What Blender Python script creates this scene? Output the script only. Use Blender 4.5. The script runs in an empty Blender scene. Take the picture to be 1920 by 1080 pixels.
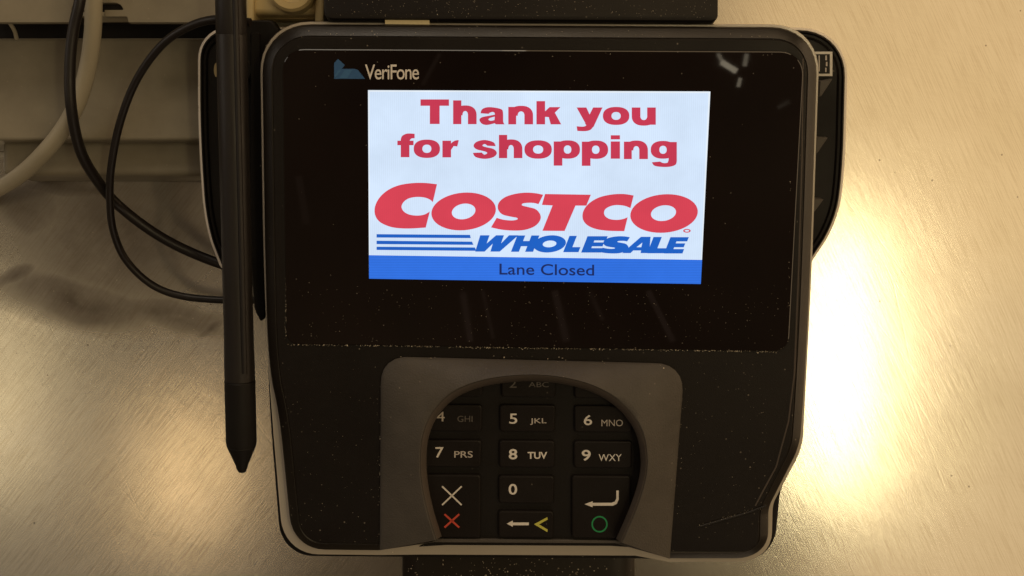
import bpy, bmesh, math, random
from mathutils import Vector
from mathutils.geometry import tessellate_polygon
random.seed(7)
S = bpy.context.scene
COL = S.collection
R = math.radians

# ------------------------------------------------------------------ camera
# photograph pixels (1920 x 1080) are 0.2 mm on the face of the terminal
TILT = R(12.0)
FACE_Z, CAM_D = 0.075, 0.45
PX = 0.0002
CAMZ = FACE_Z + CAM_D
cam = bpy.data.cameras.new('camera'); cam_o = bpy.data.objects.new('camera', cam)
COL.objects.link(cam_o); cam_o.location = (0, 0, CAMZ)
cam.sensor_width = 36.0; cam.lens = 36.0 * CAM_D / (1920 * PX)
cam.clip_start = 0.01; cam.clip_end = 50
S.camera = cam_o

# ------------------------------------------------------------------ world (dim warm shop interior)
W = bpy.data.worlds.new('World'); S.world = W; W.use_nodes = True
wn = W.node_tree.nodes; wl = W.node_tree.links
bg = wn['Background']
wtc = wn.new('ShaderNodeTexCoord')
wno = wn.new('ShaderNodeTexNoise'); wno.inputs['Scale'].default_value = 2.6; wno.inputs['Detail'].default_value = 3
wl.new(wtc.outputs['Generated'], wno.inputs['Vector'])
wr = wn.new('ShaderNodeValToRGB')
wr.color_ramp.elements[0].position = 0.35; wr.color_ramp.elements[0].color = (0.028, 0.019, 0.012, 1)
wr.color_ramp.elements[1].position = 0.72; wr.color_ramp.elements[1].color = (0.15, 0.105, 0.062, 1)
wl.new(wno.outputs['Fac'], wr.inputs['Fac']); wl.new(wr.outputs['Color'], bg.inputs['Color'])
bg.inputs['Strength'].default_value = 0.8

S.view_settings.view_transform = 'Standard'
S.view_settings.look = 'None'; S.view_settings.gamma = 1.0
S.view_settings.use_curve_mapping = False; S.view_settings.exposure = 0.0

def lamp(name, loc, sx, sy, power, col, aim=(0, 0, 0.05)):
    L = bpy.data.lights.new(name, 'AREA'); L.shape = 'RECTANGLE'; L.size = sx; L.size_y = sy
    L.energy = power; L.color = col
    o = bpy.data.objects.new(name, L); COL.objects.link(o); o.location = loc
    d = Vector(aim) - Vector(loc)
    if not name.startswith('ceiling'): o.rotation_euler = d.to_track_quat('-Z', 'Y').to_euler()   # ceiling lamps hang level
    return o
WARM = (1.0, 0.74, 0.42)
def mirror(px, py, H=1.5):
    """ceiling point at height H above the counter that the camera sees mirrored in the steel at this pixel"""
    k = CAMZ / CAM_D * PX
    x, y = (px - 960) * k, (540 - py) * k
    return (x + x * H / CAMZ, y + y * H / CAMZ, H)
lamp('ceiling_lamp_bright', mirror(1556, 670), 0.08, 0.44, 1.35, (1.0, 0.88, 0.52), aim=(0.15, 0, 0))
lamp('ceiling_panel_back', (0.98, 0.55, 1.5), 1.30, 1.1, 4.3, (1.0, 0.72, 0.38), aim=(0.95, 0.5, 0))
lamp('ceiling_panel_side', (1.085, -0.50, 1.5), 1.13, 1.0, 2.8, (1.0, 0.74, 0.42), aim=(1.05, -0.5, 0))
lamp('ceiling_lamp_low', mirror(352, 885), 0.075, 0.20, .19, (1.0, 0.70, 0.36), aim=(-0.2, -0.1, 0))
lamp('ceiling_lamp_far', mirror(-20, 740), 0.13, 0.34, .24, (1.0, 0.82, 0.5), aim=(-0.2, -0.1, 0))
lamp('ceiling_panel_low', (-0.88, -0.50, 1.5), 0.96, 0.92, 0.48, (1.0, 0.87, 0.66), aim=(-0.92, -0.4999, 0))
lamp('shop_lights_overhead', (-0.35, 1.50, 1.25), 0.8, 0.5, 4.6, (1.0, 0.86, 0.68), aim=(0, 0, 0.05))
lamp('fill_light_left', (-1.3, 0.35, 0.7), 0.8, 0.4, 1.6, (1.0, 0.88, 0.74), aim=(-0.1, 0.05, 0.07))  # unseen fill, added to brighten the left trim and wing edge
lamp('fill_light_front', (0.45, -1.5, 0.8), 0.7, 0.4, 1.0, (1.0, 0.82, 0.64), aim=(0, 0, 0.05))  # soft fill added for the terminal, kept out of the mirror views
lamp('fill_light_side', (1.6, 0.25, 0.40), 1.9, 0.5, 5.5, (1.0, 0.70, 0.40), aim=(0.1, 0.05, 0.08))  # low unseen panel, added to light the right bevel
lamp('fill_light_back', (0.75, 1.85, 1.40), 1.6, 0.7, 7.0, (1.0, 0.70, 0.40), aim=(0.1, 0.05, 0.08))  # unseen panel added to brighten the top bevel
lamp('ceiling_fill_dim', (-0.62, 0.28, 1.5), 0.8, 0.6, 0.10, (1.0, 0.76, 0.48), aim=(-0.62, 0.2801, 0))  # added fill that lifts the dark steel at upper left
def mirror_glass(px, py, H=1.6):
    """point at height H above the counter that the camera sees mirrored in the screen glass at this pixel"""
    n = Vector((0, -math.sin(TILT), math.cos(TILT))); O = Vector((0, 0, FACE_Z)); c = Vector((0, 0, CAMZ))
    d = Vector(((px-960)*PX/CAM_D, (540-py)*PX/CAM_D, -1)); t = (O-c).dot(n) / d.dot(n); p = c + d*t
    r = d - 2*d.dot(n)*n
    return p + r*((H-p.z)/r.z)
for a, b, wd, pw in (((1352, 116), (1381, 134), .009, .0035), ((1400, 101), (1396, 124), .007, .0009), ((1388, 146), (1384, 163), .006, .0007), ((1346, 100), (1354, 116), .006, .0006), ((1458, 202), (1480, 190), .006, .00012)):
    A, B = mirror_glass(*a), mirror_glass(*b)
    l_ = lamp('light_fitting', (A+B)/2, (B-A).length, wd, pw, (1.0, 0.86, 0.62))
    l_.rotation_euler = (math.pi, 0, -math.atan2((B-A).y, (B-A).x)); l_.rotation_euler = (0, 0, math.atan2((B-A).y, (B-A).x))

for a, b, wd, rad in (((868, 548), (882, 640), .010, .30), ((905, 545), (925, 635), .006, .2), ((1040, 545), (1062, 640), .012, .28), ((1105, 545), (1130, 600), .007, .22), ((1215, 545), (1262, 640), .010, .28), ((825, 100), (792, 160), .006, .2), ((560, 330), (575, 420), .012, .12)):  # slim unseen lamps added to imitate faint cloth reflections in the glass
    A, B = mirror_glass(*a), mirror_glass(*b)
    l_ = lamp('glass_streak_lamp', (A+B)/2, (B-A).length, wd, 0.5 * rad * math.pi * wd * (B-A).length, (1.0, 0.66, 0.52))
    l_.rotation_euler = (0, 0, math.atan2((B-A).y, (B-A).x))

# ------------------------------------------------------------------ projection helpers
CT, ST = math.cos(TILT), math.sin(TILT)
def D(u, v, w):                                   # terminal coordinates -> world
    return Vector((u, v * CT - w * ST, FACE_Z + v * ST + w * CT))
def uv(px, py, w):                                # pixel on the terminal plane at depth w -> (u, v)
    dx, dy = (px - 960) * PX / CAM_D, (540 - py) * PX / CAM_D
    # point = (dx t, dy t, CAMZ - t); (point - O).n = w with n = (0,-ST,CT)
    t = (CAM_D * CT - w) / (CT + dy * ST)
    x, y, z = dx * t, dy * t, CAMZ - t
    return (x, y * CT + (z - FACE_Z) * ST)
def F(px, py, w): 
    u, v = uv(px, py, w); return D(u, v, w)
def Hz(px, py, z):                                # pixel on a horizontal plane at height z
    t = CAMZ - z
    return Vector(((px - 960) * PX / CAM_D * t, (540 - py) * PX / CAM_D * t, z))

# ------------------------------------------------------------------ mesh helpers
def link(name, bm, mat, parent=None, smooth=None, bevel=None):
    me = bpy.data.meshes.new(name); bm.normal_update(); bm.to_mesh(me); bm.free()
    o = bpy.data.objects.new(name, me); COL.objects.link(o)
    if mat: me.materials.append(mat)
    if parent: o.parent = parent
    if smooth is not None:
        for p in me.polygons: p.use_smooth = True
        try: me.set_sharp_from_angle(angle=R(smooth))
        except Exception: pass
    if bevel:
        b = o.modifiers.new('bevel', 'BEVEL'); b.width = bevel; b.segments = 3; b.limit_method = 'ANGLE'; b.angle_limit = R(40)
        b.harden_normals = False
        for p in me.polygons: p.use_smooth = True
        try: me.set_sharp_from_angle(angle=R(50))
        except Exception: pass
    return o
def thing(name, label, cat, group=None, loc=(0, 0, 0)):
    o = bpy.data.objects.new(name, None); COL.objects.link(o); o.empty_display_size = 0.02
    o['label'] = label; o['category'] = cat
    if group: o['group'] = group
    return o
def tag(o, label, cat, group=None):
    o['label'] = label; o['category'] = cat
    if group: o['group'] = group
    return o
def rpoly(pts, seg=8):
    """polygon with rounded corners; pts = (x, y[, r])"""
    n = len(pts); out = []
    for i, p in enumerate(pts):
        r = p[2] if len(p) > 2 else 0
        P = Vector(p[:2])
        if r <= 0: out.append((P.x, P.y)); continue
        A = Vector(pts[i - 1][:2]); B = Vector(pts[(i + 1) % n][:2])
        ra = min(r, (A - P).length * 0.5 if (len(pts[i-1]) > 2 and pts[i-1][2] > 0) else (A - P).length * .98)
        rb = min(r, (B - P).length * 0.5 if (len(pts[(i+1) % n]) > 2 and pts[(i+1) % n][2] > 0) else (B - P).length * .98)
        a = P + (A - P).normalized() * ra; b = P + (B - P).normalized() * rb
        k = 0.552 + 0.03
        c1 = a.lerp(P, k); c2 = b.lerp(P, k)
        for j in range(seg + 1):
            t = j / seg
            q = a * (1-t)**3 + c1 * 3*t*(1-t)**2 + c2 * 3*t*t*(1-t) + b * t**3
            out.append((q.x, q.y))
    res = []
    for q in out:
        if not res or (Vector(q) - Vector(res[-1])).length > 1e-6: res.append(q)
    return res
def offset(poly, d):
    """inset a closed polygon by d (positive = inwards), vertex by vertex"""
    n = len(poly); a = sum(poly[i][0]*poly[(i+1)%n][1] - poly[(i+1)%n][0]*poly[i][1] for i in range(n))
    sg = 1 if a > 0 else -1
    out = []
    for i in range(n):
        p0, p1, p2 = Vector(poly[i-1]), Vector(poly[i]), Vector(poly[(i+1) % n])
        e1 = (p1 - p0).normalized(); e2 = (p2 - p1).normalized()
        n1 = Vector((-e1.y, e1.x)) * sg; n2 = Vector((-e2.y, e2.x)) * sg
        m = (n1 + n2)
        if m.length < 1e-6: m = n1
        m.normalize(); c = max(0.5, m.dot(n1))
        q = p1 + m * (d / c); out.append((q.x, q.y))
    return out
def rings(bm, loops, cap_first=False, cap_last=True, closed=True):
    vs = [[bm.verts.new(c) for c in L] for L in loops]
    n = len(vs[0])
    for a, b in zip(vs, vs[1:]):
        for i in range(n if closed else n - 1):
            j = (i + 1) % n
            bm.faces.new((a[i], a[j], b[j], b[i]))
    def cap(L):
        tris = tessellate_polygon([[v.co for v in L]])
        for t in tris:
            try: bm.faces.new([L[k] for k in t])
            except ValueError: pass
    if cap_first: cap(vs[0])
    if cap_last: cap(vs[-1])
    bmesh.ops.recalc_face_normals(bm, faces=bm.faces)
    return vs
def fplate(name, pxpoly, prof, mat, parent, refw=None, smooth=30, cap_first=False):
    """plate on the terminal: pixel outline at depth refw, rings (inset, w)"""
    refw = prof[0][1] if refw is None else refw
    base = [uv(x, y, refw) for x, y in pxpoly]
    bm = bmesh.new()
    rings(bm, [[D(u, v, w) for u, v in offset(base, d)] for d, w in prof], cap_first, True)
    return link(name, bm, mat, parent, smooth)
def zplate(name, pxpoly, prof, mat, parent, refz=None, smooth=30, cap_first=False):
    refz = prof[0][1] if refz is None else refz
    base = [Hz(x, y, refz)[:2] for x, y in pxpoly]
    bm = bmesh.new()
    rings(bm, [[Vector((x, y, z)) for x, y in offset(base, d)] for d, z in prof], cap_first, True)
    return link(name, bm, mat, parent, smooth)
def flat(bm, poly3):
    vs = [bm.verts.new(c) for c in poly3]
    for t in tessellate_polygon([[v.co for v in vs]]):
        try: bm.faces.new([vs[k] for k in t])
        except ValueError: pass
def fix_up(bm, n):
    for f in bm.faces:
        f.normal_update()
        if f.normal.dot(n) < 0: f.normal_flip()
FN = Vector((0, -ST, CT))
def catmull(pts, seg=10):
    P = [Vector(p) for p in pts]; P = [P[0]*2-P[1]] + P + [P[-1]*2-P[-2]]
    out = []
    for i in range(1, len(P) - 2):
        for j in range(seg):
            t = j / seg
            out.append(0.5 * ((2*P[i]) + (P[i+1]-P[i-1])*t + (2*P[i-1]-5*P[i]+4*P[i+1]-P[i+2])*t*t + (3*P[i]-P[i-1]-3*P[i+1]+P[i+2])*t**3))
    out.append(P[-2]); return out
def tube(bm, path, rad, n=14, cap=True):
    """sweep with one radius or a radius per path point"""
    m = len(path); up = Vector((0, 0, 1)); prev = None; loops = []
    for i, p in enumerate(path):
        t = (path[min(i+1, m-1)] - path[max(i-1, 0)]).normalized()
        if prev is None:
            a = t.orthogonal().normalized()
        else:
            a = (prev - t * prev.dot(t)).normalized()
        prev = a; b = t.cross(a); r = rad[i] if isinstance(rad, (list, tuple)) else rad
        loops.append([p + a*r*math.cos(2*math.pi*k/n) + b*r*math.sin(2*math.pi*k/n) for k in range(n)])
    rings(bm, loops, cap, cap)

# ------------------------------------------------------------------ materials
def mat(name):
    m = bpy.data.materials.new(name); m.use_nodes = True
    return m, m.node_tree.nodes, m.node_tree.links, m.node_tree.nodes['Principled BSDF']
def setp(b, **k):
    names = dict(col='Base Color', rough='Roughness', metal='Metallic', spec='Specular IOR Level', coat='Coat Weight', coatr='Coat Roughness')
    for a, v in k.items():
        b.inputs[names[a]].default_value = (*v, 1) if isinstance(v, tuple) else v
def math_node(N, L, op, a, b=None, clamp=False):
    n = N.new('ShaderNodeMath'); n.operation = op; n.use_clamp = clamp
    for i, x in enumerate((a, b)):
        if x is None: continue
        if isinstance(x, (int, float)): n.inputs[i].default_value = x
        else: L.new(x, n.inputs[i])
    return n.outputs[0]
def noise(N, L, vec, scale, detail=2, rough=0.5, mapping=None):
    if mapping:
        mp = N.new('ShaderNodeMapping'); mp.vector_type = 'TEXTURE'; mp.inputs['Scale'].default_value = tuple(1/q for q in mapping[0]); mp.inputs['Rotation'].default_value = mapping[1]
        L.new(vec, mp.inputs['Vector']); vec = mp.outputs[0]
    t = N.new('ShaderNodeTexNoise'); t.inputs['Scale'].default_value = scale; t.inputs['Detail'].default_value = detail
    t.inputs['Roughness'].default_value = rough; L.new(vec, t.inputs['Vector']); return t.outputs['Fac']
def ramp(N, L, fac, stops):
    r = N.new('ShaderNodeValToRGB'); L.new(fac, r.inputs['Fac'])
    e = r.color_ramp.elements
    while len(e) < len(stops): e.new(0.5)
    for x, (p, c) in zip(e, stops):
        x.position = p; x.color = (c, c, c, 1) if isinstance(c, (int, float)) else (*c, 1)
    return r.outputs['Color']
def mixc(N, L, fac, a, b, mode='MIX'):
    m = N.new('ShaderNodeMix'); m.data_type = 'RGBA'; m.blend_type = mode
    for i, x in ((0, fac), (6, a), (7, b)):
        if isinstance(x, (int, float)): m.inputs[i].default_value = x
        elif isinstance(x, tuple): m.inputs[i].default_value = (*x, 1)
        else: L.new(x, m.inputs[i])
    return m.outputs[2]
def bump(N, L, h, dist, strength=1.0, nrm=None):
    b = N.new('ShaderNodeBump'); b.inputs['Distance'].default_value = dist; b.inputs['Strength'].default_value = strength
    L.new(h, b.inputs['Height'])
    if nrm: L.new(nrm, b.inputs['Normal'])
    return b.outputs['Normal']

def plastic(name, col, rough=0.5, grain=0.00006, gscale=2600, dust=0.5, spec=0.25, mottle=0.25):
    m, N, L, b = mat(name); tc = N.new('ShaderNodeTexCoord').outputs['Object']
    setp(b, rough=rough, spec=spec)
    n1 = noise(N, L, tc, 70, 4, 0.6)
    c = mixc(N, L, n1, tuple(x*(1-mottle) for x in col), tuple(x*(1+mottle) for x in col))
    if dust:
        vo = N.new('ShaderNodeTexVoronoi'); vo.inputs['Scale'].default_value = 520; L.new(tc, vo.inputs['Vector'])
        spot = math_node(N, L, 'LESS_THAN', vo.outputs['Distance'], 0.17)
        sel = math_node(N, L, 'GREATER_THAN', N.new('ShaderNodeSeparateColor').outputs[0], 2)
        sc = N.new('ShaderNodeSeparateColor'); L.new(vo.outputs['Color'], sc.inputs[0])
        sel = math_node(N, L, 'GREATER_THAN', sc.outputs[0], 1 - 0.07 * dust)
        patch = ramp(N, L, noise(N, L, tc, 35, 3), [(0.4, 0.2), (0.65, 1.0)])
        k = math_node(N, L, 'MULTIPLY', math_node(N, L, 'MULTIPLY', spot, sel), patch)
        k = math_node(N, L, 'MULTIPLY', k, 0.45)
        c = mixc(N, L, k, c, (0.42, 0.36, 0.28))
    L.new(c, b.inputs['Base Color'])
    rr = ramp(N, L, noise(N, L, tc, 40, 5, 0.65), [(0.3, rough*0.82), (0.75, min(1, rough*1.25))])
    L.new(rr, b.inputs['Roughness'])
    if grain: L.new(bump(N, L, noise(N, L, tc, gscale, 2), grain, 0.8), b.inputs['Normal'])
    return m
M = {}
M['black'] = plastic('black_moulded_plastic', (0.0100, 0.0072, 0.0060), 0.46, spec=0.25, dust=1.4, grain=0.00009)
M['rim'] = plastic('polished_black_rim_plastic', (0.012, 0.0085, 0.006), 0.34, spec=0.5)
M['rear'] = plastic('black_rear_plastic', (0.009, 0.007, 0.006), 0.5, dust=0.3)
M['hood'] = plastic('grey_textured_plastic', (0.090, 0.079, 0.069), 0.5, grain=0.00022, gscale=1500, dust=1.2, mottle=0.32)
M['hood_lip'] = plastic('dark_grey_lip_plastic', (0.085, 0.068, 0.057), 0.5, dust=0.2)
M['key'] = plastic('black_key_rubber', (0.0110, 0.0080, 0.0068), 0.42, dust=0.2)
M['bed'] = plastic('black_keypad_bed', (0.010, 0.0078, 0.0065), 0.5, dust=0.1)
M['pen'] = plastic('black_stylus_plastic', (0.013, 0.0095, 0.0085), 0.46, dust=0.25, spec=0.5)
M['tip'] = plastic('black_stylus_tip_plastic', (0.009, 0.0075, 0.007), 0.5, dust=0.2)
M['cable'] = plastic('black_cable_sheath', (0.013, 0.009, 0.008), 0.42, grain=0, dust=0.2, spec=0.5)
M['box'] = plastic('black_box_plastic', (0.014, 0.011, 0.0095), 0.5, dust=1.2)
M['cream'] = plastic('cream_painted_panel', (0.275, 0.243, 0.183), 0.42, grain=0.00003, gscale=900, dust=0.6, mottle=0.26)
M['fitting'] = plastic('yellowed_beige_plastic', (0.55, 0.43, 0.22), 0.38, dust=0.3, mottle=0.15)
M['white_cable'] = plastic('off_white_cable_sheath', (0.44, 0.39, 0.29), 0.42, grain=0, dust=0.3, mottle=0.1)
M['dark_reflection'] = plastic('dark_reflection_plastic', (0.020, 0.014, 0.0095), 0.42, dust=2.0)  # tone of the dark reflection below the terminal, put into the colour
M['grey_rib'] = plastic('grey_rib_plastic', (0.09, 0.08, 0.07), 0.5, dust=0.2)

def metal(name, col, rough):
    m, N, L, b = mat(name); setp(b, col=col, rough=rough, metal=1.0)
    tc = N.new('ShaderNodeTexCoord').outputs['Object']
    L.new(ramp(N, L, noise(N, L, tc, 90, 4, 0.6), [(0.3, rough*0.9), (0.7, rough*1.1)]), b.inputs['Roughness'])
    return m
M['trim'] = plastic('pale_trim_plastic', (0.56, 0.50, 0.42), 0.22, spec=0.8, dust=0.2, mottle=0.05)
M['edge'] = plastic('bright_edge_plastic', (0.88, 0.80, 0.70), 0.3, spec=0.7, dust=0.1, mottle=0.04)
def paint(name, col, rough=0.5):
    m, N, L, b = mat(name); setp(b, rough=rough)
    tc = N.new('ShaderNodeTexCoord').outputs['Object']
    L.new(mixc(N, L, noise(N, L, tc, 900, 3), tuple(x*0.78 for x in col), col), b.inputs['Base Color'])
    return m
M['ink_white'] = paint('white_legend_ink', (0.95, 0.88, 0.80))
M['ink_shaded'] = paint('shaded_legend_ink', (0.15, 0.13, 0.115))  # legend ink darkened to paint the shade under the hood
M['ink_mid'] = paint('grey_legend_ink', (0.62, 0.55, 0.49))
M['ink_red'] = paint('red_legend_ink', (0.75, 0.09, 0.05))
M['ink_yellow'] = paint('yellow_legend_ink', (0.72, 0.68, 0.12))
M['ink_green'] = paint('green_legend_ink', (0.02, 0.33, 0.11))
M['ink_blue'] = paint('blue_logo_ink', (0.035, 0.13, 0.33))
M['ink_blue2'] = paint('pale_blue_logo_ink', (0.05, 0.17, 0.38))
M['label'] = paint('white_label_paper', (0.8, 0.76, 0.68))
M['yellow_label'] = paint('pale_yellow_sticker', (0.85, 0.72, 0.42))
# glass
m, N, L, b = mat('black_screen_glass'); tc = N.new('ShaderNodeTexCoord').outputs['Object']
setp(b, col=(0.006, 0.0045, 0.004), spec=0.5)
sm = noise(N, L, tc, 22, 6, 0.7)
L.new(ramp(N, L, sm, [(0.4, 0.02), (0.62, 0.045), (0.8, 0.14)]), b.inputs['Roughness'])
vo = N.new('ShaderNodeTexVoronoi'); vo.inputs['Scale'].default_value = 620; L.new(tc, vo.inputs['Vector'])
sc = N.new('ShaderNodeSeparateColor'); L.new(vo.outputs['Color'], sc.inputs[0])
k = math_node(N, L, 'MULTIPLY', math_node(N, L, 'LESS_THAN', vo.outputs['Distance'], 0.15), math_node(N, L, 'GREATER_THAN', sc.outputs[0], 0.95))
k = math_node(N, L, 'MULTIPLY', k, 0.4)
L.new(mixc(N, L, k, mixc(N, L, noise(N, L, tc, 30, 5), (0.0065, 0.0045, 0.004), (0.013, 0.0075, 0.006)), (0.3, 0.26, 0.22)), b.inputs['Base Color'])
M['glass'] = m
# steel
m, N, L, b = mat('scratched_brushed_steel'); tc = N.new('ShaderNodeTexCoord').outputs['Object']
setp(b, metal=1.0, rough=0.3)
s1 = noise(N, L, tc, 1.0, 3, 0.6, ((2100, 55, 1), (0, 0, R(24))))
s2 = noise(N, L, tc, 1.0, 3, 0.6, ((1500, 60, 1), (0, 0, R(-38))))
s3 = noise(N, L, tc, 1.0, 2, 0.6, ((1100, 70, 1), (0, 0, R(78))))
big = noise(N, L, tc, 9, 3, 0.55)
mid = noise(N, L, tc, 38, 5, 0.65)
fine = noise(N, L, tc, 1400, 2, 0.6)
rest_s = math_node(N, L, 'MULTIPLY', s3, 0.22)
sxyz = N.new('ShaderNodeSeparateXYZ'); L.new(tc, sxyz.inputs[0])
side = N.new('ShaderNodeMapRange'); side.inputs['From Min'].default_value = -0.12; side.inputs['From Max'].default_value = 0.10; L.new(sxyz.outputs[0], side.inputs['Value'])
lr = N.new('ShaderNodeMix'); lr.data_type = 'FLOAT'; L.new(side.outputs[0], lr.inputs[0]); L.new(s2, lr.inputs[2]); L.new(s1, lr.inputs[3])
mix_old = math_node(N, L, 'ADD', math_node(N, L, 'ADD', s1, math_node(N, L, 'MULTIPLY', s2, 0.7)), math_node(N, L, 'MULTIPLY', s3, 0.35))
mix1 = math_node(N, L, 'ADD', math_node(N, L, 'MULTIPLY', lr.outputs[0], 1.6), rest_s)
col = ramp(N, L, big, [(0.3, (0.56, 0.51, 0.43)), (0.7, (0.67, 0.615, 0.535))])
col = mixc(N, L, 0.17, col, ramp(N, L, mix1, [(0.55, 0.25), (1.35, 1.0)]), 'OVERLAY')
# brown stains and a dark reflection painted into the steel left of the terminal
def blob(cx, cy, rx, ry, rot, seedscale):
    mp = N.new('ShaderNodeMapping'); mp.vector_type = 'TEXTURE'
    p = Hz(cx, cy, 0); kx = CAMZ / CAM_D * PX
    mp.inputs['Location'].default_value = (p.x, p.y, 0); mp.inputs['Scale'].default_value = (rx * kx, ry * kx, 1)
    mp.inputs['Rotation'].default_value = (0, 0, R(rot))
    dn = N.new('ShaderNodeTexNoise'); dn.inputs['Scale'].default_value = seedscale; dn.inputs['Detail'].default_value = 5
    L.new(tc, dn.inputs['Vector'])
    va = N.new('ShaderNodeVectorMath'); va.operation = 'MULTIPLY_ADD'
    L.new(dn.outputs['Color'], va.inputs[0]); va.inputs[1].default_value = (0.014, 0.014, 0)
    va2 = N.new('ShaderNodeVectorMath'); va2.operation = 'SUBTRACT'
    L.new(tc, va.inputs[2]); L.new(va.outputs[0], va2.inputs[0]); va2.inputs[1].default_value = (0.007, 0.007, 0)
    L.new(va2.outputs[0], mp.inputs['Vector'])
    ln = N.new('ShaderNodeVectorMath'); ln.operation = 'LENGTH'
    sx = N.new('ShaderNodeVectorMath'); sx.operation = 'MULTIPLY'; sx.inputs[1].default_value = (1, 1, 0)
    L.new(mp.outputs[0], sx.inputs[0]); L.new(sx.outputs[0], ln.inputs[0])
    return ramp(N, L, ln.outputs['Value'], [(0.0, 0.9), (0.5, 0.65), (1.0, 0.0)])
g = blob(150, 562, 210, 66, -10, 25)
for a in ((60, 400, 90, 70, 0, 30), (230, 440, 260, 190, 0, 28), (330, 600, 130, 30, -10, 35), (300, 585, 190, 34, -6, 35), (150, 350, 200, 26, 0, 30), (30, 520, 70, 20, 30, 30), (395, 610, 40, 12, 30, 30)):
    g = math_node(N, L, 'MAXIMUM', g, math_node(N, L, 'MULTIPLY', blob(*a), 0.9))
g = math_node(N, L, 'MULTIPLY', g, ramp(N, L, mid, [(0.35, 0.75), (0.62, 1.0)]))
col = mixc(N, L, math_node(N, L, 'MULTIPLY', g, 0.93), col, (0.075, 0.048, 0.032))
# tiny pits
vo = N.new('ShaderNodeTexVoronoi'); vo.inputs['Scale'].default_value = 130; L.new(tc, vo.inputs['Vector'])
sc = N.new('ShaderNodeSeparateColor'); L.new(vo.outputs['Color'], sc.inputs[0])
pit = math_node(N, L, 'MULTIPLY', math_node(N, L, 'LESS_THAN', vo.outputs['Distance'], 0.055), math_node(N, L, 'GREATER_THAN', sc.outputs[0], 0.72))
col = mixc(N, L, math_node(N, L, 'MULTIPLY', pit, 0.6), col, (0.12, 0.08, 0.05))
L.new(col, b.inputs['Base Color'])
r0 = ramp(N, L, mid, [(0.25, 0.175), (0.75, 0.205)])
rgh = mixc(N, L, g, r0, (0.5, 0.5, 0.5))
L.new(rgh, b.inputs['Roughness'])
nb = bump(N, L, big, 0.0004, 0.5)
nb = bump(N, L, noise(N, L, tc, 1.0, 3, 0.6, ((30, 75, 1), (0, 0, R(-32)))), 0.00005, 0.5, nb)
sv = N.new('ShaderNodeTexVoronoi'); sv.feature = 'DISTANCE_TO_EDGE'; sv.inputs['Scale'].default_value = 1.0
smp = N.new('ShaderNodeMapping'); smp.vector_type = 'TEXTURE'; smp.inputs['Scale'].default_value = (1/70, 1/7, 1); smp.inputs['Rotation'].default_value = (0, 0, R(31))
L.new(tc, smp.inputs['Vector']); L.new(smp.outputs[0], sv.inputs['Vector'])
deep = ramp(N, L, sv.outputs['Distance'], [(0.0, 0.0), (0.012, 1.0)])
nb = bump(N, L, deep, 0.000007, 0.5, nb)
wear = ramp(N, L, noise(N, L, tc, 14, 3, 0.6), [(0.35, 0.15), (0.7, 1.0)])
nb = bump(N, L, math_node(N, L, 'MULTIPLY', mix1, wear), 0.000024, 0.5, nb)
nb = bump(N, L, fine, 0.00001, 0.4, nb)
L.new(nb, b.inputs['Normal'])
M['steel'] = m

def s2l(c): return tuple(((x/255)/12.92 if x <= 10 else ((x/255+0.055)/1.055)**2.4) for x in c)
def glow(name, rgb, lines=None, gain=1.0):
    m, N, L, b = mat(name); c = s2l(rgb)
    setp(b, col=(0.01, 0.01, 0.01), rough=0.08, spec=0.5)
    tc = N.new('ShaderNodeTexCoord').outputs['Object']
    n = noise(N, L, tc, 45, 4, 0.6)
    v = ramp(N, L, n, [(0.3, 0.93), (0.7, 1.05)])
    if lines:
        wv = N.new('ShaderNodeTexWave'); wv.bands_direction = lines[0]; wv.inputs['Scale'].default_value = lines[1]
        wv.inputs['Distortion'].default_value = 0.4; L.new(tc, wv.inputs['Vector'])
        v = math_node(N, L, 'MULTIPLY', v, ramp(N, L, wv.outputs['Fac'], [(0.0, 1 - lines[2]), (1.0, 1 + lines[2])]))
    L.new(mixc(N, L, 1.0, c, v, 'MULTIPLY'), b.inputs['Emission Color'])
    b.inputs['Emission Strength'].default_value = gain
    return m
M['lcd_white'] = glow('lit_display_white', (212, 230, 252), ('X', 420, 0.03))
M['lcd_edge'] = glow('lit_display_border', (232, 241, 250))
M['lcd_bar'] = glow('lit_display_blue_bar', (46, 112, 224), ('Y', 330, 0.06))
M['lcd_red'] = glow('lit_display_red_lettering', (198, 56, 82), ('X', 420, 0.02))
M['lcd_red2'] = glow('lit_display_red_logo', (214, 66, 84), ('X', 420, 0.02))
M['lcd_blue'] = glow('lit_display_blue_lettering', (26, 96, 196))
M['lcd_navy'] = glow('lit_display_navy_lettering', (24, 40, 96))

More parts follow.
